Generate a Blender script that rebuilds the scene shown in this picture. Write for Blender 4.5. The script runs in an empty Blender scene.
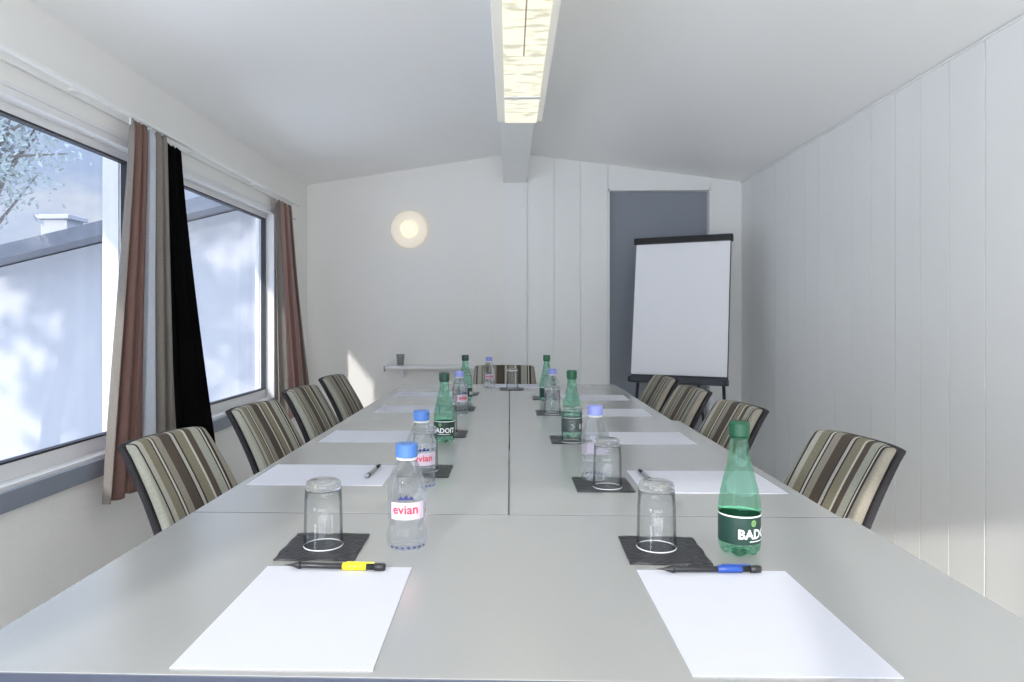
import bpy, bmesh, math, random
from mathutils import Vector, Matrix
random.seed(7)
S = bpy.context.scene
COL = S.collection
PI = math.pi
R = math.radians

# ------------------------------------------------------------------ camera
cd = bpy.data.cameras.new('camera')
cd.sensor_width = 36; cd.lens = 702/1024*36
cd.shift_x = 24/1024; cd.shift_y = -22/1024
cd.clip_start = .05; cd.clip_end = 300
cam = bpy.data.objects.new('camera', cd); COL.objects.link(cam)
cam.location = (0, 0, 1.10); cam.rotation_euler = (R(90), 0, math.atan(22/702))
S.camera = cam

# ------------------------------------------------------------------ world, sun, exposure
S.view_settings.view_transform = 'Standard'; S.view_settings.look = 'None'
S.view_settings.gamma = 1; S.view_settings.use_curve_mapping = False
S.view_settings.exposure = -0.13
SUN_DIR = Vector((1.0, 3.5, -1.28)).normalized()
W = bpy.data.worlds.new('world'); S.world = W; W.use_nodes = True
nt = W.node_tree; nt.nodes.clear()
def N(t, **k):
    n = nt.nodes.new(t)
    for a, b in k.items(): setattr(n, a, b)
    return n
tc = N('ShaderNodeTexCoord')
no = N('ShaderNodeTexNoise'); no.inputs['Scale'].default_value = 3.2; no.inputs['Detail'].default_value = 6; no.inputs['Roughness'].default_value = .6
mp = N('ShaderNodeMapping'); mp.inputs['Scale'].default_value = (1, 1, 2.4)
cr = N('ShaderNodeValToRGB')
cr.color_ramp.elements[0].position = .46; cr.color_ramp.elements[0].color = (.50, .63, .88, 1)
cr.color_ramp.elements[1].position = .66; cr.color_ramp.elements[1].color = (.83, .88, .97, 1)
dt = N('ShaderNodeVectorMath', operation='DOT_PRODUCT'); dt.inputs[1].default_value = -SUN_DIR
mr = N('ShaderNodeMapRange'); mr.inputs['From Min'].default_value = -.75; mr.inputs['From Max'].default_value = .9
mr.inputs['To Min'].default_value = 1.0; mr.inputs['To Max'].default_value = 1.5
bg = N('ShaderNodeBackground'); wo = N('ShaderNodeOutputWorld')
L = nt.links.new
L(tc.outputs['Generated'], mp.inputs['Vector']); L(mp.outputs[0], no.inputs['Vector']); L(no.outputs['Fac'], cr.inputs['Fac'])
L(tc.outputs['Generated'], dt.inputs[0]); L(dt.outputs['Value'], mr.inputs['Value'])
L(cr.outputs['Color'], bg.inputs['Color']); 
sz = N('ShaderNodeSeparateXYZ'); zc = N('ShaderNodeMapRange'); zc.inputs['To Min'].default_value = 1.0; zc.inputs['To Max'].default_value = 5.2   # overcast-like: zenith brighter than horizon
zc.inputs['From Min'].default_value = .25
ml = N('ShaderNodeMath', operation='MULTIPLY')
L(tc.outputs['Generated'], sz.inputs[0]); L(sz.outputs['Z'], zc.inputs['Value']); L(zc.outputs['Result'], ml.inputs[0]); L(mr.outputs['Result'], ml.inputs[1])
L(ml.outputs[0], bg.inputs['Strength']); L(bg.outputs[0], wo.inputs[0])
sl = bpy.data.lights.new('sun', 'SUN'); sl.energy = 3.6; sl.color = (1, .95, .87); sl.angle = R(1.0)
so = bpy.data.objects.new('sun', sl); COL.objects.link(so)
so.rotation_euler = SUN_DIR.to_track_quat('-Z', 'Y').to_euler(); so.location = (-6, -10, 8)
def fill_light(name, loc, rot, sx, sy, watts, col=(1, .99, .98)):
    # added area lamp outside an invented window behind the camera, brightens the room
    a = bpy.data.lights.new(name, 'AREA'); a.shape = 'RECTANGLE'; a.size = sx; a.size_y = sy; a.energy = watts; a.color = col
    o = bpy.data.objects.new(name, a); COL.objects.link(o); o.location = loc; o.rotation_euler = rot
fill_light('added_fill_rear', (.075, -2.02, .80), (R(126), 0, 0), 2.6, 1.3, 56)
fill_light('added_fill_side', (-1.80, -.85, 1.05), (0, R(-112), 0), 1.1, 1.2, 40)
cy = S.cycles
cy.max_bounces = 14; cy.diffuse_bounces = 8; cy.glossy_bounces = 6; cy.transmission_bounces = 12; cy.transparent_max_bounces = 24
cy.sample_clamp_indirect = 6; cy.use_denoising = True
try: cy.denoiser = 'OPENIMAGEDENOISE'
except Exception: pass

FIX_EMIT = 1.08       # ceiling fitting diffuser
SCONCE_EMIT = .65

# ------------------------------------------------------------------ materials
def mat(name, col, rough=.5, metal=0, noise=0, nscale=20, bump=0, bscale=60, spec=.5, **kw):
    m = bpy.data.materials.new(name); m.use_nodes = True
    t = m.node_tree; p = t.nodes['Principled BSDF']
    p.inputs['Base Color'].default_value = (*col, 1); p.inputs['Roughness'].default_value = rough
    p.inputs['Metallic'].default_value = metal; p.inputs['Specular IOR Level'].default_value = spec
    c = t.nodes.new('ShaderNodeTexCoord')
    if noise:
        n = t.nodes.new('ShaderNodeTexNoise'); n.inputs['Scale'].default_value = nscale; n.inputs['Detail'].default_value = 4
        mx = t.nodes.new('ShaderNodeMix'); mx.data_type = 'RGBA'
        mx.inputs[6].default_value = (*[v*(1-noise) for v in col], 1); mx.inputs[7].default_value = (*[min(1, v*(1+noise)) for v in col], 1)
        t.links.new(c.outputs['Object'], n.inputs['Vector']); t.links.new(n.outputs['Fac'], mx.inputs[0]); t.links.new(mx.outputs[2], p.inputs['Base Color'])
    if bump:
        n = t.nodes.new('ShaderNodeTexNoise'); n.inputs['Scale'].default_value = bscale; n.inputs['Detail'].default_value = 5
        b = t.nodes.new('ShaderNodeBump'); b.inputs['Strength'].default_value = bump; b.inputs['Distance'].default_value = .01
        t.links.new(c.outputs['Object'], n.inputs['Vector']); t.links.new(n.outputs['Fac'], b.inputs['Height']); t.links.new(b.outputs[0], p.inputs['Normal'])
    for k, v in kw.items(): p.inputs[k.replace('_', ' ')].default_value = v
    return m
M = {}
M['wall'] = mat('white_plaster', (.86, .845, .81), .75, bump=.15, bscale=30, noise=.02, nscale=2)
M['board'] = mat('white_painted_boards', (.845, .85, .835), .5, noise=.02, nscale=3, bump=.04, bscale=12)
M['ceil'] = mat('ceiling_paint', (.91, .905, .89), .6, bump=.08, bscale=8)
M['ceilR'] = mat('ceiling_right_panels', (.90, .895, .875), .38, bump=.05, bscale=4)
M['floor'] = mat('grey_floor', (.72, .69, .64), .5, noise=.12, nscale=6)
M['table'] = mat('pale_grey_laminate', (.56, .56, .54), .25, metal=.45, noise=.03, nscale=5, bump=.02, bscale=250)
M['edge'] = mat('blue_grey_edge_band', (.035, .045, .075), .5, noise=.03)
M['leg'] = mat('grey_metal', (.35, .36, .37), .35, metal=.8, noise=.03)
M['pvc'] = mat('white_window_frame', (.80, .80, .80), .35, noise=.02)
M['sill'] = mat('blue_grey_sill', (.24, .27, .32), .5, noise=.05)
M['gasket'] = mat('black_gasket', (.02, .022, .03), .6, noise=.05)
M['rail'] = mat('white_curtain_track', (.85, .85, .83), .35, noise=.02)
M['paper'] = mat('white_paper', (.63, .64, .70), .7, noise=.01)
M['coaster'] = mat('black_leather', (.022, .023, .027), .42, noise=.3, nscale=90, bump=.35, bscale=120)
M['black'] = mat('black_plastic', (.02, .021, .024), .35, noise=.1)
M['yellow'] = mat('yellow_plastic', (.78, .68, .02), .35, noise=.05)
M['blue'] = mat('blue_plastic', (.02, .07, .32), .35, noise=.05)
M['silver'] = mat('silver_plastic', (.45, .45, .46), .3, metal=.6, noise=.05)
M['capblue'] = mat('blue_cap', (.07, .19, .52), .4, noise=.05)
M['capgreen'] = mat('green_cap', (.006, .085, .036), .4, noise=.08)
M['capdark'] = mat('dark_green_cap', (.005, .05, .03), .4, noise=.08)
M['labgreen'] = mat('dark_green_label', (.012, .045, .035), .4, noise=.15, nscale=60)
M['labwhite'] = mat('white_print', (.85, .87, .85), .5, noise=.02)
M['labpink'] = mat('pale_label', (.60, .50, .58), .45, noise=.03)
M['red'] = mat('red_print', (.62, .03, .07), .45, noise=.05)
M['navy'] = mat('navy_print', (.02, .03, .16), .45, noise=.05)
M['crest'] = mat('green_print', (.25, .45, .15), .45, noise=.05)
M['seatfab'] = mat('dark_seat_fabric', (.025, .023, .026), .9, noise=.15, nscale=150, bump=.3, bscale=300)
M['door'] = mat('grey_blue_door', (.26, .285, .325), .6, noise=.03, nscale=4)
M['flip'] = mat('flipchart_pad', (.88, .885, .92), .6, noise=.01)
M['dkgrey'] = mat('dark_grey_metal', (.035, .04, .05), .45, noise=.05)
M['conc'] = mat('paving', (.74, .73, .70), .9, noise=.15, nscale=3, bump=.3)
M['render'] = mat('lilac_white_render', (.44, .44, .455), .9, noise=.04, nscale=2, bump=.2)
M['tile'] = mat('grey_roof_tiles', (.19, .20, .225), .8, noise=.2, nscale=10, bump=.4)
M['bark'] = mat('bark', (.22, .20, .18), .9, noise=.25, nscale=14, bump=.5)
M['leaf'] = mat('leaf_green', (.20, .27, .20), .7, noise=.35, nscale=2)
M['leafpale'] = mat('leaf_pale', (.36, .41, .40), .7, noise=.3, nscale=3)
M['cupmetal'] = mat('grey_cup', (.32, .32, .31), .35, metal=.4, noise=.1, nscale=60)

def emis(name, col, st):
    m = bpy.data.materials.new(name); m.use_nodes = True; t = m.node_tree
    p = t.nodes['Principled BSDF']; p.inputs['Base Color'].default_value = (.8, .78, .7, 1); p.inputs['Roughness'].default_value = .4
    p.inputs['Emission Color'].default_value = (*col, 1); p.inputs['Emission Strength'].default_value = st
    return m
def ribbed_emis():
    m = emis('prismatic_diffuser', (1, .97, .76), 1); t = m.node_tree; p = t.nodes['Principled BSDF']; p.inputs['Base Color'].default_value = (.22, .21, .18, 1)
    c = t.nodes.new('ShaderNodeTexCoord'); mp = t.nodes.new('ShaderNodeMapping'); mp.inputs['Scale'].default_value = (9, 26, 1)
    n = t.nodes.new('ShaderNodeTexNoise'); n.inputs['Scale'].default_value = 1.2; n.inputs['Detail'].default_value = 2
    r = t.nodes.new('ShaderNodeValToRGB'); r.color_ramp.elements[0].position = .38; r.color_ramp.elements[0].color = (.62, .60, .55, 1)
    r.color_ramp.elements[1].position = .5; r.color_ramp.elements[1].color = (1, 1, 1, 1)
    mm = t.nodes.new('ShaderNodeMath'); mm.operation = 'MULTIPLY'; mm.inputs[1].default_value = FIX_EMIT
    t.links.new(c.outputs['Object'], mp.inputs[0]); t.links.new(mp.outputs[0], n.inputs['Vector']); t.links.new(n.outputs['Fac'], r.inputs[0])
    t.links.new(r.outputs[0], mm.inputs[0]); t.links.new(mm.outputs[0], p.inputs['Emission Strength'])
    return m
M['diffuser'] = ribbed_emis()
M['housing'] = emis('glowing_opal_housing', (1, .98, .95), .16)
M['sconce_c'] = emis('warm_lit_glass', (1, .88, .62), SCONCE_EMIT)
M['sconce_o'] = emis('warm_frosted_glass', (1, .80, .56), SCONCE_EMIT*.55)

def glassmat(name, tint, ior, clear=.35, rough=0):
    m = bpy.data.materials.new(name); m.use_nodes = True; t = m.node_tree; t.nodes.clear()
    o = t.nodes.new('ShaderNodeOutputMaterial'); g = t.nodes.new('ShaderNodeBsdfGlass'); g.inputs['IOR'].default_value = ior
    g.inputs['Color'].default_value = (*tint, 1); g.inputs['Roughness'].default_value = rough
    tr = t.nodes.new('ShaderNodeBsdfTransparent'); tr.inputs['Color'].default_value = (*tint, 1)
    x = t.nodes.new('ShaderNodeMixShader'); x.inputs[0].default_value = clear
    t.links.new(g.outputs[0], x.inputs[1]); t.links.new(tr.outputs[0], x.inputs[2]); t.links.new(x.outputs[0], o.inputs[0])
    return m
M['pet'] = glassmat('clear_bottle', (.97, .985, 1), 1.33, .6)
M['green'] = glassmat('green_bottle', (.70, .94, .83), 1.30, .6)
M['tumbler'] = glassmat('tumbler_glass', (.985, .99, .99), 1.45, .25)
def thinglass():
    m = bpy.data.materials.new('thin_glass_wall'); m.use_nodes = True; t = m.node_tree; t.nodes.clear(); k = t.links.new
    o = t.nodes.new('ShaderNodeOutputMaterial'); g = t.nodes.new('ShaderNodeBsdfGlossy'); g.inputs['Roughness'].default_value = .03
    tr = t.nodes.new('ShaderNodeBsdfTransparent'); lw = t.nodes.new('ShaderNodeLayerWeight'); lw.inputs['Blend'].default_value = .5
    r = t.nodes.new('ShaderNodeValToRGB'); e = r.color_ramp.elements; e[0].position = .55; e[0].color = (.975, .98, .98, 1); e[1].position = .97; e[1].color = (.30, .32, .32, 1)
    pw = t.nodes.new('ShaderNodeMath'); pw.operation = 'POWER'; pw.inputs[1].default_value = 4
    f = t.nodes.new('ShaderNodeMath'); f.operation = 'MULTIPLY_ADD'; f.inputs[1].default_value = .4; f.inputs[2].default_value = .035
    k(lw.outputs['Facing'], r.inputs[0]); k(r.outputs[0], tr.inputs[0]); k(lw.outputs['Facing'], pw.inputs[0]); k(pw.outputs[0], f.inputs[0])
    x = t.nodes.new('ShaderNodeMixShader'); k(f.outputs[0], x.inputs[0]); k(tr.outputs[0], x.inputs[1]); k(g.outputs[0], x.inputs[2]); k(x.outputs[0], o.inputs[0])
    return m
M['thin'] = thinglass()
M['rimglass'] = mat('polished_glass_rim', (.72, .74, .75), .12, noise=.02)
def panemat():
    m = bpy.data.materials.new('window_glass'); m.use_nodes = True; t = m.node_tree; t.nodes.clear()
    o = t.nodes.new('ShaderNodeOutputMaterial'); g = t.nodes.new('ShaderNodeBsdfGlossy'); g.inputs['Roughness'].default_value = .02
    tr = t.nodes.new('ShaderNodeBsdfTransparent'); tr.inputs['Color'].default_value = (.97, .98, 1, 1)
    lw = t.nodes.new('ShaderNodeLayerWeight'); pw = t.nodes.new('ShaderNodeMath'); pw.operation = 'POWER'; pw.inputs[1].default_value = 5
    f = t.nodes.new('ShaderNodeMath'); f.operation = 'MULTIPLY_ADD'; f.inputs[1].default_value = .6; f.inputs[2].default_value = .02
    t.links.new(lw.outputs['Facing'], pw.inputs[0]); t.links.new(pw.outputs[0], f.inputs[0])
    x = t.nodes.new('ShaderNodeMixShader')
    t.links.new(f.outputs[0], x.inputs[0]); t.links.new(tr.outputs[0], x.inputs[1]); t.links.new(g.outputs[0], x.inputs[2]); t.links.new(x.outputs[0], o.inputs[0])
    return m
M['pane'] = panemat()

def stripes(name, seq, axis, lo, hi, rough=.85, bump=.3, trans=0):
    """fabric woven with stripes along one object axis between lo and hi"""
    m = mat(name, (.5, .5, .5), rough); t = m.node_tree; p = t.nodes['Principled BSDF']
    c = t.nodes.new('ShaderNodeTexCoord'); sp = t.nodes.new('ShaderNodeSeparateXYZ')
    wv = t.nodes.new('ShaderNodeTexNoise'); wv.inputs['Scale'].default_value = 200
    mr = t.nodes.new('ShaderNodeMapRange'); mr.inputs['From Min'].default_value = lo; mr.inputs['From Max'].default_value = hi
    r = t.nodes.new('ShaderNodeValToRGB'); r.color_ramp.interpolation = 'CONSTANT'
    tot = sum(w for w, _ in seq); x = 0
    els = r.color_ramp.elements
    for i, (w, col) in enumerate(seq):
        e = els[i] if i < 1 else (els[1] if i == 1 else els.new(x/tot))
        e.position = x/tot; e.color = (*col, 1); x += w
    mx = t.nodes.new('ShaderNodeMix'); mx.data_type = 'RGBA'; mx.blend_type = 'MULTIPLY'; mx.inputs[0].default_value = .35
    b = t.nodes.new('ShaderNodeBump'); b.inputs['Strength'].default_value = bump; b.inputs['Distance'].default_value = .003
    k = t.links.new
    if axis == 'U': k(c.outputs['UV'], sp.inputs[0]); k(sp.outputs['X'], mr.inputs['Value'])
    else: k(c.outputs['Object'], sp.inputs[0]); k(sp.outputs[axis], mr.inputs['Value'])
    k(c.outputs['Object'], wv.inputs['Vector'])
    k(mr.outputs[0], r.inputs[0]); k(r.outputs[0], mx.inputs[6]); k(wv.outputs['Fac'], mx.inputs[7])
    k(mx.outputs[2], p.inputs['Base Color']); k(wv.outputs['Fac'], b.inputs['Height']); k(b.outputs[0], p.inputs['Normal'])
    if trans:
        tl = t.nodes.new('ShaderNodeBsdfTranslucent'); ms = t.nodes.new('ShaderNodeMixShader'); ms.inputs[0].default_value = trans
        o = t.nodes['Material Output']; k(mx.outputs[2], tl.inputs[0]); k(p.outputs[0], ms.inputs[1]); k(tl.outputs[0], ms.inputs[2]); k(ms.outputs[0], o.inputs[0])
    return m
OL = (.26, .235, .16); TP = (.33, .30, .24); BR = (.095, .072, .052); BK = (.03, .025, .025); CR = (.66, .63, .54); SG = (.40, .40, .33); LT = (.52, .49, .42)
M['stripe'] = stripes('striped_upholstery', [(2.2, TP), (.7, BK), (.35, CR), (.3, BK), (2.0, SG), (1.6, BR), (.5, CR), (2.2, OL), (.45, BK), (.8, LT), (.4, BK), (2.4, BR), (1.8, TP),
    (.35, BK), (.5, CR), (.35, BK), (2.0, OL), (1.4, LT), (.4, BK), (1.8, SG)], 'X', -.19, .19)
TA = (.37, .33, .29); RU = (.31, .18, .15); WH = (.80, .83, .88); PK = (.44, .27, .23)
M['curtain'] = stripes('striped_curtain', [(.9, TA), (1.6, RU), (.7, PK), (1.2, RU), (.4, TA), (1.9, WH), (.9, TA), (.4, (.3, .27, .24)), (1.7, TA)], 'U', 0, 1, trans=.3, bump=.1)
M['curtainpink'] = stripes('pink_taupe_curtain', [(1.0, TA), (1.8, (.68, .46, .42)), (.6, TA), (1.6, (.50, .27, .24)), (1.3, (.72, .55, .51)), (1.2, RU), (.9, TA)], 'U', 0, 1, trans=.3, bump=.1)
M['blackcurtain'] = mat('black_blackout_fabric', (.003, .003, .0035), 1, noise=.2, spec=.05)

# ------------------------------------------------------------------ mesh helpers
def link(name, bm, m, parent=None, smooth=False, loc=None):
    bmesh.ops.recalc_face_normals(bm, faces=bm.faces)
    me = bpy.data.meshes.new(name); bm.to_mesh(me); bm.free()
    for f in me.polygons: f.use_smooth = smooth
    for k in (m if isinstance(m, list) else [m]): me.materials.append(k)
    o = bpy.data.objects.new(name, me); COL.objects.link(o)
    if parent: o.parent = parent
    if loc: o.location = loc
    return o
def add_box(bm, x0, x1, y0, y1, z0, z1, bev=0, mi=0, mtx=None):
    vs = [bm.verts.new((x, y, z)) for x in (x0, x1) for y in (y0, y1) for z in (z0, z1)]
    F = [(0, 1, 3, 2), (4, 6, 7, 5), (0, 4, 5, 1), (2, 3, 7, 6), (0, 2, 6, 4), (1, 5, 7, 3)]
    fs = [bm.faces.new([vs[i] for i in f]) for f in F]
    for f in fs: f.material_index = mi
    if mtx: bmesh.ops.transform(bm, matrix=mtx, verts=vs)
    if bev:
        es = list({e for f in fs for e in f.edges})
        r = bmesh.ops.bevel(bm, geom=es, offset=bev, segments=2, affect='EDGES', profile=.5)
        for f in r['faces']: f.material_index = mi
def box(name, x0, x1, y0, y1, z0, z1, m, parent=None, bev=0):
    bm = bmesh.new(); add_box(bm, x0, x1, y0, y1, z0, z1, bev); return link(name, bm, m, parent)
def add_lathe(bm, prof, seg=32, cx=0, cy=0, close=True, mi=0):
    rings = []
    for z, r in prof:
        rings.append([bm.verts.new((cx+r*math.cos(2*PI*i/seg), cy+r*math.sin(2*PI*i/seg), z)) for i in range(seg)] if r > 1e-6 else [bm.verts.new((cx, cy, z))])
    for a, b in zip(rings, rings[1:]):
        for i in range(seg):
            j = (i+1) % seg
            if len(a) == 1 and len(b) == 1: continue
            if len(a) == 1: f = bm.faces.new((a[0], b[i], b[j]))
            elif len(b) == 1: f = bm.faces.new((a[i], a[j], b[0]))
            else: f = bm.faces.new((a[i], a[j], b[j], b[i]))
            f.material_index = mi
    if close:
        if len(rings[0]) > 1: bm.faces.new(rings[0][::-1])
        if len(rings[-1]) > 1: bm.faces.new(rings[-1])
def add_tube(bm, pts, rad, seg=10, mi=0):
    rings = []; n = len(pts); pts = [Vector(p) for p in pts]
    rr = rad if isinstance(rad, (list, tuple)) else [rad]*n
    for i, p in enumerate(pts):
        d = (pts[min(i+1, n-1)]-pts[max(i-1, 0)]).normalized()
        u = d.cross(Vector((0, 0, 1)) if abs(d.z) < .9 else Vector((1, 0, 0))).normalized(); v = d.cross(u)
        rings.append([bm.verts.new(p+rr[i]*(math.cos(2*PI*k/seg)*u+math.sin(2*PI*k/seg)*v)) for k in range(seg)])
    for a, b in zip(rings, rings[1:]):
        for k in range(seg): f = bm.faces.new((a[k], a[(k+1) % seg], b[(k+1) % seg], b[k])); f.material_index = mi
    bm.faces.new(rings[0][::-1]); bm.faces.new(rings[-1])
def tube(name, pts, rad, m, parent=None, seg=10):
    bm = bmesh.new(); add_tube(bm, pts, rad, seg); return link(name, bm, m, parent, True)
def empty(name, loc=(0, 0, 0), rz=0):
    o = bpy.data.objects.new(name, None); COL.objects.link(o); o.location = loc; o.rotation_euler = (0, 0, rz); o.empty_display_size = .1
    return o
def tag(o, label=None, cat=None, group=None, kind=None):
    if label: o['label'] = label
    if cat: o['category'] = cat
    if group: o['group'] = group
    if kind: o['kind'] = kind
    return o
KIDS = {}
def copy_tree(o, parent=None):
    c = o.copy(); COL.objects.link(c)
    if parent: c.parent = parent
    for ch in [k for k in bpy.data.objects if k.parent == o]: copy_tree(ch, c)
    return c
def struct(o): o['kind'] = 'structure'; return o
def text_mesh(s, size, radius, ang0, z0, bold=.0):
    """flat lettering wrapped on a cylinder of the given radius, facing -Y, starting at ang0; returns list of (verts, faces)"""
    cu = bpy.data.curves.new('lettering', 'FONT'); cu.body = s; cu.size = size; cu.resolution_u = 2; cu.offset = bold
    o = bpy.data.objects.new('lettering', cu); COL.objects.link(o)
    bpy.context.view_layer.update()
    me = bpy.data.meshes.new_from_object(o.evaluated_get(bpy.context.evaluated_depsgraph_get()))
    bm = bmesh.new(); bm.from_mesh(me); bmesh.ops.triangulate(bm, faces=bm.faces)
    bmesh.ops.subdivide_edges(bm, edges=[e for e in bm.edges if e.calc_length() > size*.3], cuts=1)
    for v in bm.verts:
        a = ang0 + v.co.x/radius; z = z0+v.co.y
        v.co = (radius*math.sin(a), -radius*math.cos(a), z)
    bpy.data.objects.remove(o); bpy.data.curves.remove(cu); bpy.data.meshes.remove(me)
    return bm
def cyl_band(bm, prof_r, z0, z1, a0, a1, seg=24, mi=0):
    a = [];
    for i in range(seg+1):
        t = a0+(a1-a0)*i/seg
        a.append((bm.verts.new((prof_r*math.sin(t), -prof_r*math.cos(t), z0)), bm.verts.new((prof_r*math.sin(t), -prof_r*math.cos(t), z1))))
    for p, q in zip(a, a[1:]): f = bm.faces.new((p[0], q[0], q[1], p[1])); f.material_index = mi

# ------------------------------------------------------------------ the room
XL, XR, YB, YR = -1.545, 1.725, 5.30, -1.80
ZL, ZR, ZRDG, XRDG = 2.12, 2.123, 2.352, .04
struct(box('floor', XL-.15, XR+.15, YR-.15, YB+.15, -.10, 0, M['floor']))
def prism(name, poly_xz, y0, y1, m):
    bm = bmesh.new(); a = [bm.verts.new((x, y0, z)) for x, z in poly_xz]; b = [bm.verts.new((x, y1, z)) for x, z in poly_xz]
    n = len(a); bm.faces.new(a); bm.faces.new(b[::-1])
    for i in range(n): bm.faces.new((a[i], b[i], b[(i+1) % n], a[(i+1) % n]))
    return link(name, bm, m)
sL = (ZRDG-ZL)/(XRDG-XL); sR = (ZRDG-ZR)/(XR-XRDG)
# ceiling: two gently sloping halves, left one running out to an eave
o = prism('ceiling', [(XL-.50, ZL-.50*sL), (XRDG, ZRDG), (XRDG, ZRDG+.14), (XL-.50, ZL-.5*sL+.14)], YR-.3, YB+.5, M['ceil']); struct(o)
o = prism('ceiling.001', [(XR+.3, ZR-.3*sR), (XR+.3, ZR-.3*sR+.14), (XRDG, ZRDG+.14), (XRDG, ZRDG)], YR-.3, YB+.5, M['ceilR']); struct(o)
struct(box('trim_4', XL-.53, XL-.50, YR-.3, YB+.5, 1.935, 2.20, M['pvc']))             # fascia board of the eave
struct(box('trim_1', -.050, .125, YR, YB, 2.127, 2.36, M['board']))                     # ridge beam
# left wall: plain below the windows, piers, and a band above
bm = bmesh.new(); XO = XL-.14
W0, W1, W2, WZ = (-1.50, -.20), (.30, 2.955), (3.03, 4.60), (.555, 1.815)
for y0, y1, z0, z1 in [(YR-.15, YB+.15, 0, WZ[0]), (YR-.15, YB+.15, WZ[1], ZL+.0), (YR-.15, W0[0], WZ[0], WZ[1]), (W0[1], W1[0], WZ[0], WZ[1]), (W1[1], W2[0], WZ[0], WZ[1]), (W2[1], YB+.15, WZ[0], WZ[1])]:
    add_box(bm, XO, XL, y0, y1, z0, z1)
struct(link('wall_left', bm, M['wall']))
# right wall: vertical boards with open joints
bm = bmesh.new(); add_box(bm, XR+.012, XR+.15, YR-.15, YB+.15, 0, ZR+.02)
js = [YR, -1.6, -1.4, -1.2, -1.0, -.8, -.6, -.4, -.2, 0, .2, .4, .6, .8, 1.0, 1.2, 1.4, 1.6, 1.8, 2.0, 2.205, 2.405, 2.606, 2.815, 3.01, 3.20, 3.412, 3.60, 3.795, 3.98, 4.163, 4.399, 4.62, 4.85, 5.07, YB]
for a, b in zip(js, js[1:]):
    g = lambda j: .0042 if j in (2.606, 3.412) else (.0032 if j in (2.815, 3.01, 3.20, 3.795) else .0018)
    add_box(bm, XR, XR+.012, a+g(a), b-g(b), 0, ZR+.01)
struct(link('wall_right', bm, M['board']))
def topz(x): return ZRDG-(XRDG-x)*sL if x < XRDG else ZRDG-(x-XRDG)*sR
# back wall: plaster left of the beam, boards and a tall grey door right of it
bm = bmesh.new(); 
def pan(bm, x0, x1, z0, y0, y1, gap=0, mi=0):
    xs = [x0+gap, x1-gap]
    v = [bm.verts.new((x, y, z)) for y in (y0, y1) for x, z in ((xs[0], z0), (xs[1], z0), (xs[1], topz(xs[1])+.01), (xs[0], topz(xs[0])+.01))]
    for f in ((0, 1, 2, 3), (7, 6, 5, 4), (0, 4, 5, 1), (1, 5, 6, 2), (2, 6, 7, 3), (3, 7, 4, 0)): g = bm.faces.new([v[i] for i in f]); g.material_index = mi
pan(bm, XL-.1, -.045, 0, YB, YB+.15)
for a, b in [(-.045, .13), (.13, .331), (.331, .526), (.526, .735)]: pan(bm, a, b, 0, YB-.008, YB+.004, .0030, 1)
pan(bm, -.045, .735, 0, YB+.004, YB+.15, 0, 1)
pan(bm, .735, 1.50, 2.075, YB-.008, YB+.15, 0, 1)
for a, b in [(1.50, XR+.02)]: pan(bm, a, b, 0, YB-.008, YB+.15, .0015, 1)
struct(link('wall_back', bm, [M['wall'], M['board']]))
# grey door set back in its opening
d = empty('door_1', (.735, YB+.06, 0)); struct(d)
box('door_leaf', .01, .755, 0, .04, .005, 2.065, M['door'], d, .002)
bm = bmesh.new()
for a in ((-.001, .012, -.069, .05, 0, 2.078), (.753, .766, -.069, .05, 0, 2.078), (-.001, .766, -.069, .05, 2.063, 2.078)): add_box(bm, *a)
link('door_frame', bm, M['board'], d)
# thin cover strips where ceiling boards meet walls
struct(box('trim_2', XR-.008, XR, YR, YB, ZR-.012, ZR-.002, M['board']))
# rear wall behind the camera; its wide glazed opening is added to admit light
bm = bmesh.new()
for a in [(XL-.14, -1.35, YR-.14, YR, 0, 2.15), (1.5, XR+.14, YR-.14, YR, 0, 2.15), (-1.35, 1.5, YR-.14, YR, 2.05, 2.4)]: add_box(bm, *a)
struct(link('wall_rear', bm, M['wall']))
w3 = empty('added_rear_window', (0, YR-.08, 0)); struct(w3)
bm = bmesh.new()
for x in (-1.35, -.42, .52, 1.44): add_box(bm, x, x+.06, -.03, .03, 0, 2.05, .003)
for z in (0, 1.99): add_box(bm, -1.35, 1.5, -.03, .03, z, z+.06, .003)
link('window_frame', bm, M['pvc'], w3); box('window_pane', -1.33, 1.48, -.004, .004, .03, 2.02, M['pane'], w3)

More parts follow.
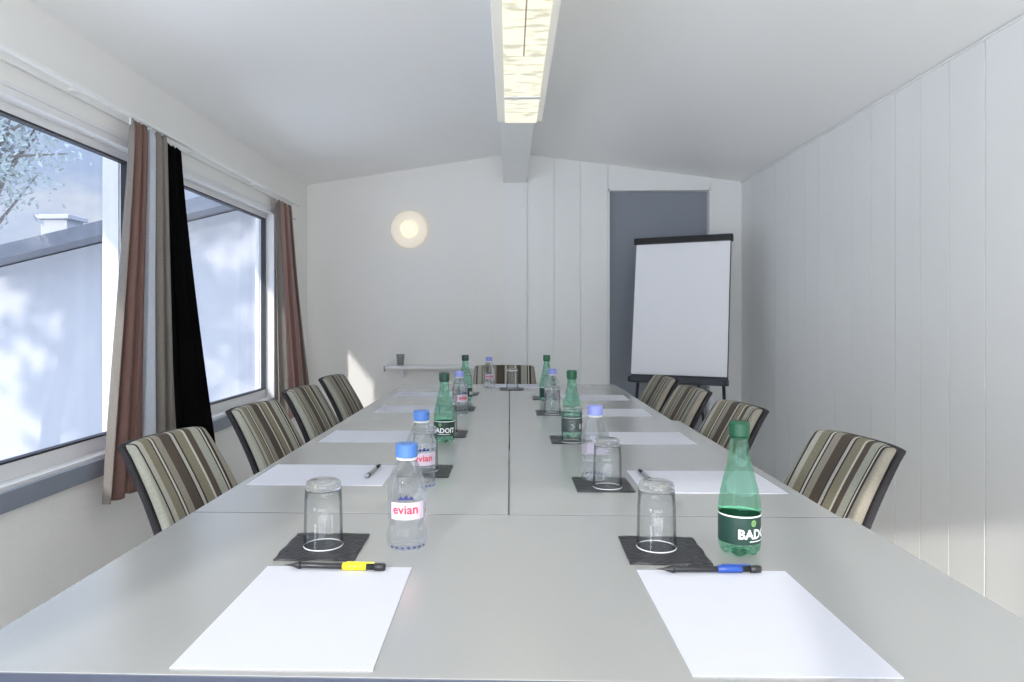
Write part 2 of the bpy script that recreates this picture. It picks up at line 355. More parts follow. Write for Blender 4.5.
def window(name, y0, y1, muntins=()):
    w = empty(name, (XL, y0, 0)); struct(w); ln = y1-y0; z0, z1 = WZ
    bm = bmesh.new(); f = .062
    # fixed frame, stepped
    for a in [(-.06, .006, 0, f, z0, z1), (-.06, .006, ln-f, ln, z0, z1), (-.06, .006, f, ln-f, z0, z0+.035), (-.06, .006, f, ln-f, z1-.03, z1)]: add_box(bm, *a, bev=.003)
    link('window_frame', bm, M['pvc'], w)
    bm = bmesh.new(); g = .03
    for a in [(-.085, -.045, f-.01, f+g, z0+.02, z1-.02), (-.085, -.045, ln-f-.014, ln-f+.004, z0+.02, z1-.02), (-.085, -.045, f, ln-f, z0+.02, z0+.088), (-.085, -.045, f, ln-f, z1-.062, z1-.02)]: add_box(bm, *a, bev=.002)
    for y in muntins: add_box(bm, -.085, -.04, y-.03, y+.03, z0+.02, z1-.02, bev=.003)
    link('sash', bm, M['pvc'], w)
    bm = bmesh.new(); t = .007
    zz0, zz1, ya, yb = z0+.088, z1-.062, f+g, ln-f-.014
    for a in [(-.074, -.044, ya, ya+t, zz0, zz1), (-.074, -.044, yb-t, yb, zz0, zz1), (-.074, -.044, ya, yb, zz0, zz0+t), (-.074, -.044, ya, yb, zz1-t, zz1)]: add_box(bm, *a)
    link('gasket', bm, M['gasket'], w)
    box('window_pane', -.068, -.062, ya, yb, zz0, zz1, M['pane'], w)
    box('window_sill', -.01, .022, -.02, ln+.02, z0-.042, z0+.022, M['sill'], w, .003)
    # outside reveal boards
    bm = bmesh.new()
    rv = -.152 if y0 < 1 else -.105
    for a in [(rv, -.085, ln-f-.02, ln, z0, z1), (rv, -.085, 0, f, z0, z1)]: add_box(bm, *a)
    link('window_reveal', bm, M['pvc'], w)
    return w
window('added_side_window', *W0); window('window_1', *W1, muntins=(.9,)); window('window_2', *W2)  # the first window is unseen, added behind the camera for extra light
# curtain track on the left wall
tr = empty('curtain_track', (XL, 0, 0)); tag(tr, 'long white curtain track above the two side windows', 'curtain rail')
bm = bmesh.new(); add_box(bm, .070, .090, .35, 4.84, 1.880, 1.896, .003); link('rail', bm, M['rail'], tr)
bm = bmesh.new(); add_box(bm, 0, .014, .35, 4.86, 1.885, 1.905, .002)
link('backing_strip', bm, M['rail'], tr)
for y in (.6, 1.5, 2.4, 3.3, 4.1, 4.8): box('bracket', .0, .074, y-.012, y+.012, 1.892, 1.900, M['rail'], tr, .001)
struct(box('trim_3', XL, XL+.012, .25, 5.0, 1.812, 1.826, M['pvc'], None, .002))

# ------------------------------------------------------------------ curtains
def curtain(name, top, bot, folds, amp, m, label, ztop, zbot, x=XL+.090, hem=.0, lean=0):
    bm = bmesh.new(); uvl = bm.loops.layers.uv.new('UVMap'); nu, nv = 120, 40; g = []
    ph = random.random()*6
    for j in range(nv+1):
        v = j/nv; e = v**1.25; row = []
        y0 = top[0]+(bot[0]-top[0])*e; y1 = top[1]+(bot[1]-top[1])*e
        for i in range(nu+1):
            u = i/nu
            a = amp*(.55+.6*v)
            X = x + a*math.sin(2*PI*folds*u+ph+.5*math.sin(3*v)) + .25*a*math.sin(2*PI*folds*2.3*u+1+v*2) + lean*v
            Y = y0+(y1-y0)*u + .35*(y1-y0)/folds*.3*math.sin(4*PI*folds*u+ph)
            if j == 0: X = x+.6*(X-x)
            Z = ztop+(zbot-ztop)*v + (.004*math.sin(u*folds*12) if j == 0 else 0)
            row.append(bm.verts.new((X, Y, Z)))
        g.append(row)
    for j in range(nv):
        for i in range(nu):
            f = bm.faces.new((g[j][i], g[j][i+1], g[j+1][i+1], g[j+1][i]))
            for lp, (a, b) in zip(f.loops, ((i, j), (i+1, j), (i+1, j+1), (i, j+1))): lp[uvl].uv = (a/nu, b/nv)
    o = link(name, bm, m, None, True); md = o.modifiers.new('thickness', 'SOLIDIFY'); md.thickness = .003
    tag(o, label, 'curtain')
    bm = bmesh.new()
    if 0:
      for k in range(0):
        y = top[0]+(top[1]-top[0])*k/folds; add_tube(bm, [(x, y, ztop-.01), (x, y, ztop+.02)], .004, 6); add_tube(bm, [(x-.006, y-.01, ztop-.03), (x+.006, y+.01, ztop-.03)], .005, 6)
    bm.free()
    for k in range(folds+1):
        y = top[0]+(top[1]-top[0])*k/folds; tube('hook', [(x-.004, y, ztop-.02), (x-.004, y, ztop+.010)], .003, M['rail'], o, 6)
    return o
curtain('curtain', (2.655, 2.915), (2.465, 2.985), 5, .022, M['curtain'], 'long taupe, rust and white striped curtain between the two windows', 1.868, .435)
curtain('blackout_curtain', (2.90, 3.14), (2.86, 3.50), 3, .006, M['blackcurtain'], 'black blackout curtain hanging beside the striped curtain between the windows', 1.868, .44, x=XL+.046)
curtain('curtain', (4.46, 4.74), (4.50, 5.10), 5, .022, M['curtainpink'], 'pink and taupe curtain in the far corner past the second window', 1.868, .44, lean=.03, x=XL+.052)

# ------------------------------------------------------------------ ceiling light, wall lamp
fx = empty('ceiling_light', (.047, 0, 2.070)); tag(fx, 'long lit fluorescent fitting with warm ribbed diffuser under the ridge beam', 'ceiling light')
bm = bmesh.new(); add_box(bm, -.108, .110, .55, 3.47, .004, .057, .004); link('housing', bm, M['housing'], fx)
bm = bmesh.new(); add_box(bm, -.071, .083, .60, 3.055, -.004, .006, .002); link('diffuser', bm, M['diffuser'], fx)
bm = bmesh.new(); add_box(bm, -.071, .083, 3.085, 3.462, -.004, .006, .002); link('diffuser', bm, M['diffuser'], fx)
bm = bmesh.new(); add_box(bm, -.073, .085, 3.055, 3.085, -.007, .006, .002); link('joint_cover', bm, M['pvc'], fx)
bm = bmesh.new(); add_box(bm, .001, .006, .60, 2.58, -.006, -.003); link('centre_strip', bm, mat('pinkish_strip', (.5, .38, .33), .5, noise=.05), fx)
sc = empty('wall_lamp', (-.757, YB, 1.775)); tag(sc, 'round lit wall lamp with glowing disc centre on plain back wall', 'wall lamp')
rot = Matrix.Rotation(R(90), 4, 'X')
def disc(name, prof, m):
    bm = bmesh.new(); add_lathe(bm, prof, 48); bmesh.ops.transform(bm, matrix=rot, verts=bm.verts); return link(name, bm, m, sc, True)
disc('base', [(0, .10), (.02, .10), (.022, .0)], M['pvc'])
disc('shade', [(.02, .12), (.03, .140), (.042, .138), (.05, .120), (.056, .074), (.054, .068), (.045, .066), (.045, 0)], M['sconce_o'])
disc('centre_disc', [(.045, .062), (.062, .061), (.070, .050), (.074, .02), (.075, 0)], M['sconce_c'])

# ------------------------------------------------------------------ tables
def table(x0, x1, y0, y1, label, legs):
    t = empty('meeting_table', ((x0+x1)/2, (y0+y1)/2, 0)); w = (x1-x0)/2; d = (y1-y0)/2
    tag(t, label, 'table', 'pushed together meeting tables')
    bm = bmesh.new(); add_box(bm, -w, w, -d, d, .712, .74, .0015)
    for f in bm.faces:
        f.normal_update()
        if abs(f.normal.z) < .5: f.material_index = 1
    link('tabletop', bm, [M['table'], M['edge']], t)
    bm = bmesh.new(); q = .02
    for a in [(-w+q, w-q, -d+q, -d+q+.03, .66, .712), (-w+q, w-q, d-q-.03, d-q, .66, .712), (-w+q, -w+q+.03, -d+q+.03, d-q-.03, .66, .712), (w-q-.03, w-q, -d+q+.03, d-q-.03, .66, .712)]: add_box(bm, *a)
    link('apron', bm, M['leg'], t)
    for sx in (-1, 1):
        for sy in (-1, 1): tube('leg', [(sx*(w-.06), sy*(d-.03), 0), (sx*(w-.06), sy*(d-.03), .665)], .02, M['leg'], t, 14)
    return t
table(-.592, .616, .700, 1.2915, 'grey meeting table set crosswise at the near end with two glasses', 4)
YM = 2.51
table(-.592, -.0032, 1.2945, YM-.0002, 'long grey table behind the crosswise one, on the window side', 4)
table(-.0008, .600, 1.2945, YM-.0002, 'long grey table behind the crosswise one, on the boarded wall side', 4)
table(-.592, -.0032, YM+.0002, 3.875, 'far grey table on the window side, ending by the shelf', 4)
table(-.0008, .576, YM+.0002, 3.875, 'far grey table on the boarded wall side, ending by the flipchart', 4)
TZ = .7402

# ------------------------------------------------------------------ chairs
def make_chair():
    t = empty('striped_chair')
    # local: faces +Y; backrest behind at -Y
    def slab(y_off, th, w0, w1, z0, z1, mi_name, m, bev):
        bm = bmesh.new(); nu, nv = 14, 12; F, B = [], []
        for j in range(nv+1):
            v = j/nv; z = z0+(z1-z0)*v; w = (w0+(w1-w0)*v)/2
            yc = -.175-.165*v-.02*math.sin(PI*v)*-1 + y_off
            fr, br = [], []
            for i in range(nu+1):
                u = -1+2*i/nu; cur = .011*(u*u)      # wings curve towards the sitter
                zz = z - (.005*abs(u)**6 if j == nv else 0)
                fr.append(bm.verts.new((u*w, yc+cur+th/2, zz))); br.append(bm.verts.new((u*w, yc+cur-th/2, zz)))
            F.append(fr); B.append(br)
        for j in range(nv):
            for i in range(nu):
                bm.faces.new((F[j][i], F[j][i+1], F[j+1][i+1], F[j+1][i])); bm.faces.new((B[j][i+1], B[j][i], B[j+1][i], B[j+1][i+1]))
            bm.faces.new((F[j][0], F[j+1][0], B[j+1][0], B[j][0])); bm.faces.new((F[j+1][nu], F[j][nu], B[j][nu], B[j+1][nu]))
        for i in range(nu):
            bm.faces.new((F[nv][i], F[nv][i+1], B[nv][i+1], B[nv][i])); bm.faces.new((F[0][i+1], F[0][i], B[0][i], B[0][i+1]))
        o = link(mi_name, bm, m, t, True)
        md = o.modifiers.new('bevel', 'BEVEL'); md.width = bev; md.segments = 2; md.limit_method = 'ANGLE'; md.angle_limit = R(50)
        return o
    slab(0, .026, .41, .335, .46, .82, 'backrest', M['stripe'], .008)
    o = slab(-.0225, .018, .416, .341, .45, .817, 'back_shell', M['seatfab'], .006); o['label'] = 'dark rear shell of the backrest'
    bm = bmesh.new(); add_box(bm, -.21, .21, -.19, .23, .405, .465, .018); link('seat', bm, M['stripe'], t, True)
    box('seat_frame', -.19, .19, -.18, .21, .375, .406, M['dkgrey'], t, .003)
    for sx in (-1, 1):
        tube('leg', [(sx*.175, .19, .38), (sx*.185, .215, 0)], [.017, .012], M['dkgrey'], t)
        tube('leg', [(sx*.165, -.16, .38), (sx*.18, -.25, 0)], [.017, .012], M['dkgrey'], t)
    return t
ch0 = make_chair(); first = [True]
def chair(x, y, rz, label, sx=1.0):
    c = ch0 if first[0] else copy_tree(ch0)
    first[0] = False
    c.location = (x, y, 0); c.rotation_euler = (0, 0, rz); c.scale = (sx, 1, 1.012 if sx < 1 else .985); tag(c, label, 'chair', 'striped chairs around the meeting table')
# top edge is .30 behind the origin
for (ax, ay), (bx, by), lab in [
    ((-.850, 1.495), (-.795, 1.845), 'striped chair in front of the striped curtain, nearest on window side'),
    ((-.849, 2.075), (-.800, 2.42), 'striped chair under the second window, behind the one at the curtain'),
    ((-.858, 2.625), (-.825, 2.975), 'striped chair just in front of the pink corner curtain'),
    ((-.872, 3.19), (-.850, 3.54), 'last striped chair on the window side, beside the sunlit patch'),
    ((.828, 1.497), (.778, 1.845), 'striped chair nearest along the boarded wall, beside the big green bottle'),
    ((.775, 2.135), (.720, 2.475), 'second striped chair along the boarded wall, behind the green bottle cap'),
    ((.755, 2.66), (.715, 3.00), 'third striped chair along the boarded wall, overlapping the one behind'),
    ((.760, 3.19), (.725, 3.53), 'striped chair directly in front of the flipchart tray')]:
    a = Vector((ax, ay)); b = Vector((bx, by)); mid = (a+b)/2; d = (b-a).normalized()
    nrm = Vector((d.y, -d.x)) if ax < 0 else Vector((-d.y, d.x))    # facing the table
    mid = a+d*.145; o = mid+nrm*.347
    chair(o.x, o.y, math.atan2(nrm.y, nrm.x)-PI/2, lab, .80)
chair(-.035, 4.125, PI, 'striped chair at the far head of the table against the back wall', 1.10)

# ------------------------------------------------------------------ papers, coasters, pens
def thing(name, bm, m, label, cat, group, loc=(0, 0, 0), rz=0, smooth=False):
    o = link(name, bm, m, None, smooth); o.location = loc; o.rotation_euler = (0, 0, rz); return tag(o, label, cat, group)
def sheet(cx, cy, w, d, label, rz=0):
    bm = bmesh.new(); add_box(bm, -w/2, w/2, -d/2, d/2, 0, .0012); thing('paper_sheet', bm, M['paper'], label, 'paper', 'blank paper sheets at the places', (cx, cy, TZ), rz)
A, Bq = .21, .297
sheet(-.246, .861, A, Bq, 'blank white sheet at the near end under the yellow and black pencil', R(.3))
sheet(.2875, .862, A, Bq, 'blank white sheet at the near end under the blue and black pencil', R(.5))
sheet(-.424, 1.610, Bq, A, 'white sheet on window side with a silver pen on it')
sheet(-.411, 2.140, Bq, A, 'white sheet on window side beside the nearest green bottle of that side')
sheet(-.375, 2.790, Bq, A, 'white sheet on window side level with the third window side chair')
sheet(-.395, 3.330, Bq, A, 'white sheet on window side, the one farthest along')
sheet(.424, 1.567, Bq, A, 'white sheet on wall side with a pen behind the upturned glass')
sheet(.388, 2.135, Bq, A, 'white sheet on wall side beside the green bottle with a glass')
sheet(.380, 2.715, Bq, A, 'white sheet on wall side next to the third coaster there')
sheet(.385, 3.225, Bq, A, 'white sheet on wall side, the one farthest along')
sheet(.035, 3.768, Bq, A, 'white sheet at the far head of the table before the end chair')
def coaster(cx, cy, label, rz=0, w=.12, d=.128):
    bm = bmesh.new(); n = 12; T = []; B = []
    for j in range(n+1):
        T.append([]); B.append([])
        for i in range(n+1):
            x = -w/2+w*i/n; y = -d/2+d*j/n
            edge = 1 if (j in (0, n) or i in (0, n)) else 0
            h = .0026 + edge*.0006*math.sin(i*.9+j*.5)*.8
            T[j].append(bm.verts.new((x+.0012*math.sin(j*1.3)*(i in (0, n)), y+.0016*math.sin(i*1.1)*(j in (0, n)), h))); B[j].append(bm.verts.new((x, y, 0)))
    for j in range(n):
        for i in range(n):
            bm.faces.new((T[j][i], T[j][i+1], T[j+1][i+1], T[j+1][i])); bm.faces.new((B[j][i+1], B[j][i], B[j+1][i], B[j+1][i+1]))
    for k in range(n):
        bm.faces.new((B[0][k], B[0][k+1], T[0][k+1], T[0][k])); bm.faces.new((B[n][k+1], B[n][k], T[n][k], T[n][k+1]))
        bm.faces.new((B[k+1][0], B[k][0], T[k][0], T[k+1][0])); bm.faces.new((B[k][n], B[k+1][n], T[k+1][n], T[k][n]))
    thing('coaster', bm, M['coaster'], label, 'coaster', 'black leather coasters', (cx, cy, TZ), rz)
coaster(-.293, 1.098, 'black coaster under the near glass beside the blue capped bottle', R(1))
coaster(.237, 1.097, 'black coaster under the near glass beside the big green bottle', R(-1))
coaster(-.200, 1.652, 'black coaster just behind the second blue capped bottle')
coaster(.200, 1.528, 'black coaster under the glass with a lilac capped bottle behind it')
coaster(-.195, 2.190, 'black coaster behind the nearest green bottle on the window side')
coaster(.182, 2.092, 'black coaster under the green bottle in the middle on wall side')
coaster(-.200, 2.805, 'black coaster behind the third clear bottle on the window side')
coaster(.160, 2.690, 'black coaster under the clear bottle, third along the wall side')
coaster(-.212, 3.362, 'small dark coaster behind the last green bottle on window side')
coaster(.162, 3.190, 'small dark coaster at the last green bottle on wall side')
coaster(.008, 3.602, 'black coaster at the head place in front of end chair')

def pencil(cx, cy, rz, grip, label, z):
    p = empty('mechanical_pencil', (cx, cy, z), rz)      # points to -X
    tag(p, label, 'pen', 'mechanical pencils')
    def lx(prof): bm = bmesh.new(); add_lathe(bm, prof, 14); bmesh.ops.transform(bm, matrix=Matrix.Rotation(R(90), 4, 'Y'), verts=bm.verts); return bm
    link('tip', lx([(-.074, .0004), (-.070, .0008), (-.062, .0022), (-.052, .0052), (-.049, .0054)]), M['black'], p, True)
    link('barrel', lx([(-.049, .0040), (-.048, .0042), (.062, .0042), (.062, .003)]), M['black'], p, True)
    g = link('clip_sleeve', lx([(.012, .0045), (.0125, .0052), (.046, .0052), (.0465, .0045)]), grip, p, True)
    link('clip', (lambda bm: (add_box(bm, .018, .058, -.002, .002, .0052, .0066, .0005), bm)[1])(bmesh.new()), grip, g)
    link('end_piece', lx([(.058, .0044), (.0585, .0054), (.066, .0056), (.073, .0048), (.074, .003)]), M['black'], p, True)
pencil(-.251, .9965, R(-2), M['yellow'], 'black pencil with yellow clip lying across the near window side sheet', TZ+.0068)
pencil(.2805, 1.0005, R(2), M['blue'], 'black pencil with blue clip lying across the near wall side sheet', TZ+.0068)
def pen(ax, ay, bx, by, label):
    p = empty('silver_pen', ((ax+bx)/2, (ay+by)/2, TZ+.0062), math.atan2(by-ay, bx-ax)); l = math.hypot(bx-ax, by-ay)/2
    tag(p, label, 'pen', 'silver pens')
    def lx(prof): bm = bmesh.new(); add_lathe(bm, prof, 14); bmesh.ops.transform(bm, matrix=Matrix.Rotation(R(90), 4, 'Y'), verts=bm.verts); return bm
    link('barrel', lx([(-l, .002), (-l+.003, .0048), (.3*l, .0045), (.32*l, .004)]), M['silver'], p, True)
    link('tip', lx([(.32*l, .004), (.85*l, .004), (l, .0006)]), M['black'], p, True)
    link('ring', lx([(-l+.012, .0047), (-l+.013, .0055), (-l+.018, .0055), (-l+.019, .0047)]), M['black'], p, True)
pen(-.322, 1.565, -.316, 1.700, 'silver pen on the white sheet at the nearest window side chair')
pen(.309, 1.540, .303, 1.665, 'silver pen lying behind the near upturned glass on wall side')

# ------------------------------------------------------------------ tumblers
def make_tumbler():
    # stands upside down: thick base on top
    t = empty('glass_tumbler')
    bm = bmesh.new(); add_lathe(bm, [(.0015, .0284), (.0006, .0290), (0, .0297), (.0008, .0305), (.06, .0292), (.090, .0281), (.0860, .0262), (.060, .0272), (.0015, .0284)], 48, close=False)
    bmesh.ops.remove_doubles(bm, verts=bm.verts, dist=.00002); link('wall', bm, M['thin'], t, True)
    bm = bmesh.new(); add_lathe(bm, [(.0865, 0), (.0865, .0235), (.0900, .0277), (.0975, .0272), (.1015, .0258), (.1030, .023), (.1030, 0)], 48, close=False)
    link('thick_base', bm, M['tumbler'], t, True)
    bm = bmesh.new(); add_lathe(bm, [(0, .0294), (0, .0307), (.0009, .0311), (.0017, .0305), (.0017, .0296), (.0009, .0290), (0, .0294)], 48, close=False)
    bmesh.ops.remove_doubles(bm, verts=bm.verts, dist=.00002); link('rim', bm, M['rimglass'], t, True)
    return t
g0 = make_tumbler(); gfirst = [True]
def tumbler(x, y, label, z=TZ+.0032):
    o = g0 if gfirst[0] else copy_tree(g0)
    gfirst[0] = False
    o.location = (x, y, z); tag(o, label, 'glass', 'upturned water glasses')
tumbler(-.294, 1.098, 'upturned glass on the near coaster beside the blue capped bottle')
tumbler(.229, 1.106, 'upturned glass on the near coaster beside the big green bottle')
tumbler(-.200, 1.652, 'upturned glass behind the second blue capped bottle')
tumbler(.207, 1.500, 'upturned glass in front of the lilac capped bottle')
tumbler(-.195, 2.190, 'upturned glass behind the nearest window side green bottle')
tumbler(.180, 2.050, 'upturned glass in front of the middle green bottle on wall side')
tumbler(-.200, 2.805, 'upturned glass behind the third clear window side bottle')
tumbler(.160, 2.650, 'upturned glass before the third bottle on the wall side')
tumbler(-.212, 3.362, 'upturned glass behind the farthest window side green bottle')
tumbler(.175, 3.190, 'upturned glass behind the farthest wall side green bottle')
tumbler(.012, 3.602, 'upturned glass at the head place before the end chair')

# ------------------------------------------------------------------ water bottles
def make_clear(capm):
    t = empty('water_bottle')
    k = 1.0
    prof = [(.004, 0), (.0015, .018), (0, .0235), (.003, .0285), (.010, .0305), (.022, .0312), (.030, .0300), (.036, .0283), (.043, .0280), (.047, .0296), (.052, .0302), (.085, .0302),
            (.088, .0308), (.096, .0310), (.106, .0295), (.118, .0255), (.130, .0205), (.138, .0170), (.142, .0150), (.148, .0145)]
    bm = bmesh.new(); seg = 48; rings = []
    for z, r in prof:
        rg = []
        for i in range(seg):
            a = 2*PI*i/seg; rr = r
            if .004 < z < .034: rr = r*(1+.022*math.cos(12*a))
            if .09 < z < .13: rr = r*(1-.03*max(0, math.cos(3*a+.4))**3)
            rg.append(bm.verts.new((rr*math.cos(a), rr*math.sin(a), z)) if r else None)
        rings.append(rg if r else [bm.verts.new((0, 0, z))])
    for a, b in zip(rings, rings[1:]):
        for i in range(seg):
            j = (i+1) % seg
            if len(a) == 1: bm.faces.new((a[0], b[i], b[j]))
            else: bm.faces.new((a[i], a[j], b[j], b[i]))
    bm.faces.new(rings[-1])
    link('bottle', bm, M['pet'], t, True)
    bm = bmesh.new(); add_lathe(bm, [(.147, .0166), (.1475, .0172), (.166, .0172), (.168, .0158)], 40); link('cap', bm, capm, t, False)
    bm = bmesh.new(); add_lathe(bm, [(.1425, .0160), (.1455, .0162)], 32); link('cap_ring', bm, M['pvc'], t, True)
    bm = bmesh.new(); cyl_band(bm, .0305, .052, .079, R(-50), R(58)); lb = link('label', bm, M['labpink'], t, True)
    link('lettering', text_mesh('evian', .0205, .0308, R(-43), .0615, .0004), M['red'], lb)
    bm = bmesh.new()                                    # little mountain peaks over the name
    for a0, wd, h in ((-.30, .0075, .006), (-.05, .009, .008), (.22, .0075, .006)):
        r = .0314; z = .0835
        v = [bm.verts.new((r*math.sin(a), -r*math.cos(a), zz)) for a, zz in ((a0-wd/r/1.6, z), (a0+wd/r/1.6, z), (a0+wd/r/6, z+h), (a0-wd/r/5, z+h*.7))]
        bm.faces.new(v)
    link('emblem', bm, M['navy'], lb)
    bm = bmesh.new()
    for k in range(7): a = R(-50+k*17); cyl_band(bm, .0312, .0065, .0095, a, a+R(9), 3)
    link('lower_print', bm, M['navy'], t)
    t.scale = (1, 1, .975)
    return t
def make_green(capm):
    t = empty('water_bottle')
    prof = [(.007, 0), (.004, .012), (0, .020), (.001, .025), (.008, .0300), (.014, .0310), (.062, .0312), (.066, .0318), (.072, .0316), (.082, .0305), (.100, .0272), (.122, .0218), (.142, .0170), (.160, .0138), (.172, .0128), (.181, .0130)]
    bm = bmesh.new(); seg = 40; rings = []
    for z, r in prof:
        rg = []
        for i in range(seg):
            a = 2*PI*i/seg; zz = z
            if z < .01 and r > .01: zz = z + .005*(.5+.5*math.cos(5*a))
            rg.append(bm.verts.new((r*math.cos(a), r*math.sin(a), zz)) if r else None)
        rings.append(rg if r else [bm.verts.new((0, 0, z))])
    for a, b in zip(rings, rings[1:]):
        for i in range(seg):
            j = (i+1) % seg
            if len(a) == 1: bm.faces.new((a[0], b[i], b[j]))
            else: bm.faces.new((a[i], a[j], b[j], b[i]))
    bm.faces.new(rings[-1])
    link('bottle', bm, M['green'], t, True)
    bm = bmesh.new(); add_lathe(bm, [(.180, .0150), (.1805, .0156), (.199, .0156), (.202, .0140)], 40); link('cap', bm, capm, t, False)
    bm = bmesh.new(); add_lathe(bm, [(.176, .0142), (.179, .0146)], 32); link('cap_ring', bm, capm, t, True)
    bm = bmesh.new(); cyl_band(bm, .0316, .020, .0605, 0, 2*PI, 48); lb = link('label', bm, M['labgreen'], t, True)
    bm = bmesh.new(); cyl_band(bm, .0317, .0605, .0628, 0, 2*PI, 48); cyl_band(bm, .0319, .0245, .0258, R(10), R(75), 16); link('label_edge', bm, M['labwhite'], lb, True)
    link('lettering', text_mesh('BADOIT', .0195, .0321, R(-22), .0295, .0006), M['labwhite'], lb)
    bm = bmesh.new()                                    # small round crest above the name
    for k in range(16):
        a0, a1 = 2*PI*k/16, 2*PI*(k+1)/16; q = []
        for rr, a in ((.0042, a0), (.0042, a1), (.0026, a1), (.0026, a0)):
            th = R(22)+rr*math.cos(a)/.0321; q.append(bm.verts.new((.0321*math.sin(th), -.0321*math.cos(th), .0525+rr*1.15*math.sin(a))))
        bm.faces.new(q)
    cyl_band(bm, .0321, .0505, .0545, R(20), R(24), 2)
    link('crest', bm, M['crest'], lb)
    return t
cb = make_clear(M['capblue']); cl = make_clear(mat('lilac_cap', (.27, .31, .68), .4, noise=.04)); gb = make_green(M['capgreen']); gd = make_green(M['capdark'])
used = set()
def bottle(p, x, y, rz, label, onco=False):
    o = p if p.name not in used else copy_tree(p)
    used.add(p.name)
    o.location = (x, y, TZ+(.0034 if onco else 0)); o.rotation_euler = (0, 0, rz); tag(o, label, 'bottle', 'small bottles of water')
bottle(cb, -.163, 1.104, R(8), 'clear bottle with blue cap, the nearest one, beside the near upturned glass')
bottle(cb, -.190, 1.500, R(20), 'clear bottle with blue cap directly behind the nearest blue capped one')
bottle(cl, .190, 1.574, R(150), 'clear bottle with lilac cap standing behind an upturned glass', True)
bottle(cl, -.190, 2.635, R(40), 'clear bottle in front of the farthest window side green bottle')
bottle(cl, .163, 2.722, R(100), 'clear bottle in front of the farthest wall side green bottle', True)
bottle(cl, -.108, 3.625, R(10), 'clear bottle standing in front of the end chair')
bottle(gb, .354, 1.096, R(0), 'large looking green bottle with dark label, nearest, on the wall side')
bottle(gd, -.193, 2.060, R(-40), 'green bottle with black cap, halfway along the window side')
bottle(gb, .186, 2.122, R(60), 'green bottle standing on a coaster halfway along the wall side', True)
bottle(gd, -.197, 3.085, R(60), 'green bottle with dark cap farthest along the window side')
bottle(gb, .160, 3.075, R(120), 'green bottle farthest along the wall side, by its small coaster')

# ------------------------------------------------------------------ shelf and cup by the back wall
sh = empty('wall_shelf', (-.58, YB, 0)); tag(sh, 'white wall shelf low on the back wall behind the table', 'shelf')
box('shelf_board', -.335, .32, -.20, -.002, .735, .757, M['pvc'], sh, .003)
for x in (-.22, .20): box('bracket', x, x+.012, -.15, -.002, .66, .735, M['pvc'], sh, .002)
box('end_piece', -.343, -.335, -.20, -.16, .715, .757, M['leg'], sh, .002)['label'] = 'grey piece standing for the shadow at the shelf end'  # grey piece put where the shelf end is only in shadow
bm = bmesh.new(); add_lathe(bm, [(0, 0), (0, .022), (.002, .024), (.075, .031), (.082, .031), (.082, .029), (.004, .021), (.004, 0)], 28, close=False)
thing('cup', bm, M['cupmetal'], 'small grey cup standing on the wall shelf', 'cup', None, (-.812, YB-.12, .7572), 0, True)

# ------------------------------------------------------------------ flipchart
BL = Vector((.83, 4.88, .715)); BRt = Vector((1.41, 4.60, .705))
ux = (BRt-BL); wd = ux.length; ang = math.atan2(ux.y, ux.x)
fc = empty('flipchart', (BL.x, BL.y, 0), ang); tag(fc, 'white flipchart pad on a black easel in front of grey door', 'flipchart')
lean = R(9)
def fbox(name, x0, x1, t0, t1, h0, h1, m, bev=.002):
    """t is thickness behind the front face, h the distance up the leaning board"""
    bm = bmesh.new(); add_box(bm, x0, x1, t0, t1, h0, h1, bev)
    bmesh.ops.transform(bm, matrix=Matrix.Translation((0, 0, .71)) @ Matrix.Rotation(-lean, 4, 'X'), verts=bm.verts)
    return link(name, bm, m, fc)
fbox('board', -.0, wd, .012, .030, -.01, .965, M['dkgrey'])
fbox('paper_pad', .004, wd-.004, .0, .012, .012, .935, M['flip'])
fbox('clamp_bar', -.012, wd+.012, -.014, .034, .925, .972, M['black'], .005)
fbox('pen_tray', .0, wd+.006, -.055, .03, -.045, -.006, M['dkgrey'], .004)
for x in (.0, wd-.02): fbox('tray_knob', x, x+.026, -.062, -.05, -.04, -.014, M['black'], .003)
lm = M['dkgrey']
tube('leg', [(.05, .03, .70), (.02, -.10, 0)], .011, lm, fc); tube('leg', [(wd-.03, .03, .70), (wd+.02, -.10, 0)], .011, lm, fc)
tube('leg', [(wd*.62, .15, 1.3), (wd*.68, .10, .68), (wd*.72, .42, 0)], .010, lm, fc)

# ------------------------------------------------------------------ outside
gm = bmesh.new(); add_box(gm, -40, 25, -25, 45, -1.3, -1.0); struct(link('ground', gm, M['conc']))
hs = empty('neighbour_house', (-2.3, 9.0, -1.0)); tag(hs, 'pale rendered house with sloping grey roof seen through the windows', 'building')
HW, HE, HR = 5.6, 2.49, 3.80
bm = bmesh.new()
a = [bm.verts.new((x, 0, z)) for x, z in ((-HW, 0), (HW, 0), (HW, HE), (0, HR), (-HW, HE))]; b = [bm.verts.new((v.co.x, 7, v.co.z)) for v in a]
bm.faces.new(a); bm.faces.new(b[::-1])
for i in range(5): bm.faces.new((a[i], b[i], b[(i+1) % 5], a[(i+1) % 5]))
link('wall', bm, M['render'], hs)
for s in (-1, 1):
    bm = bmesh.new(); sl_ = (HR-HE)/HW
    vs = []
    for y in (-.35, 7.3):
        for x, z in ((0, HR+.02), (s*(HW+.4), HE+.02-.4*sl_), (s*(HW+.4), HE+.20-.4*sl_), (0, HR+.20)): vs.append(bm.verts.new((x, y, z)))
    for f in ((0, 1, 2, 3), (7, 6, 5, 4), (0, 4, 5, 1), (1, 5, 6, 2), (2, 6, 7, 3), (3, 7, 4, 0)): bm.faces.new([vs[i] for i in f])
    link('roof', bm, M['tile'], hs)
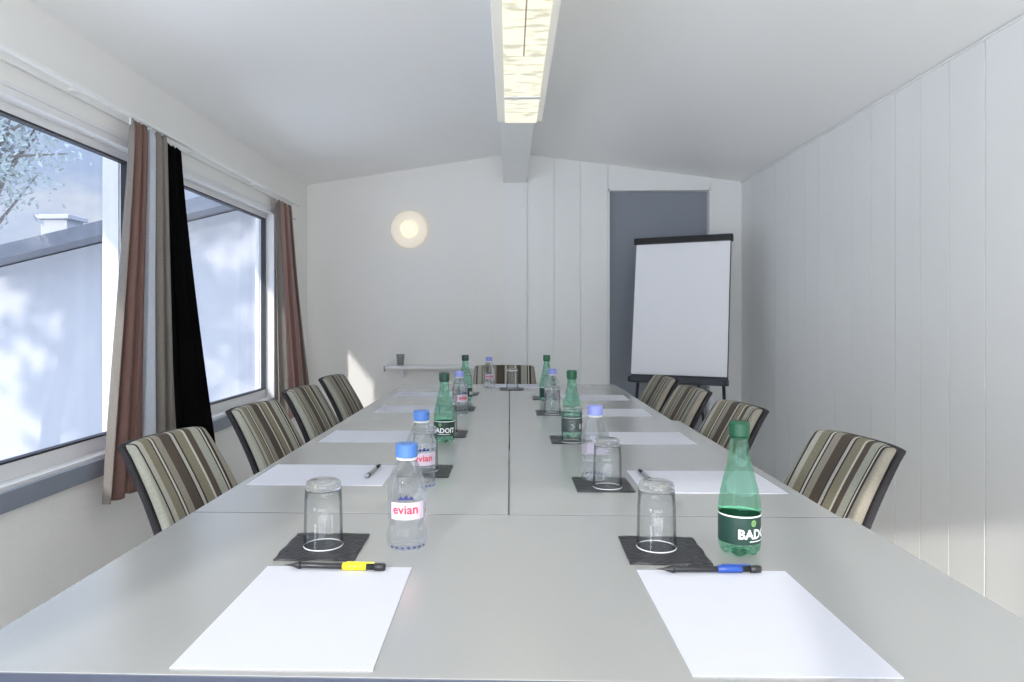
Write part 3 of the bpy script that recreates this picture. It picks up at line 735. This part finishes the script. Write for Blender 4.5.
bm = bmesh.new(); add_box(bm, -4.66, -4.26, 1.2, 1.6, 2.7, 3.60, .01); add_box(bm, -4.71, -4.21, 1.15, 1.65, 3.58, 3.65, .01); link('chimney', bm, M['render'], hs)

def tree(name, base, H, crown_c, crown_r, nleaf, lsize, mleaf, label, seed, branches=26):
    rnd = random.Random(seed); t = empty(name, base); tag(t, label, 'tree', 'trees outside the windows')
    bm = bmesh.new(); c = Vector(crown_c); tips = []
    add_tube(bm, [(0, 0, 0), (.1, .05, H*.3), (c.x*.3, c.y*.3, H*.55), (c.x, c.y, c.z+crown_r[2]*.3)], [.16, .13, .10, .04], 8)
    for k in range(branches):
        d = Vector((rnd.gauss(0, 1), rnd.gauss(0, 1), rnd.gauss(0, .8))).normalized()
        tip = c+Vector((d.x*crown_r[0], d.y*crown_r[1], d.z*crown_r[2]))*rnd.uniform(.65, 1)
        st = Vector((c.x*.6, c.y*.6, H*.5+rnd.random()*H*.25)); md = (st+tip)/2+Vector((0, 0, rnd.uniform(.05, .3)))
        add_tube(bm, [st, md, tip], [.035, .02, .006], 5); tips.append((st, md, tip))
    link('trunk', bm, M['bark'], t, True)
    bm = bmesh.new()
    for k in range(nleaf):
        st, md, tip = rnd.choice(tips); u = rnd.random()**.6
        p = md.lerp(tip, u)+Vector((rnd.gauss(0, .13), rnd.gauss(0, .13), rnd.gauss(0, .11)))
        a = Vector((rnd.gauss(0, 1), rnd.gauss(0, 1), rnd.gauss(0, 1))).normalized(); b2 = a.orthogonal().normalized(); s = lsize*rnd.uniform(.6, 1.3)
        v = [bm.verts.new(p+q) for q in (-a*s, b2*s*.42, a*s, -b2*s*.42)]
        bm.faces.new(v)
    o = link('foliage', bm, mleaf, t); return t
tree('leafy_tree', (-6.6, 7.2, -1.0), 4.6, (1.2, .0, 4.2), (1.1, .8, 1.0), 4200, .038, M['leafpale'], 'pale leafy tree whose branches reach in front of sky beside the house roof', 3, 40)
tree('shade_tree', (-7.4, -.6, -1.0), 8, (.2, .2, 5.5), (2.6, 2.4, 2.9), 3000, .15, M['leaf'], 'tall tree outside, throwing dappled shade on the pale house wall', 5, 60)
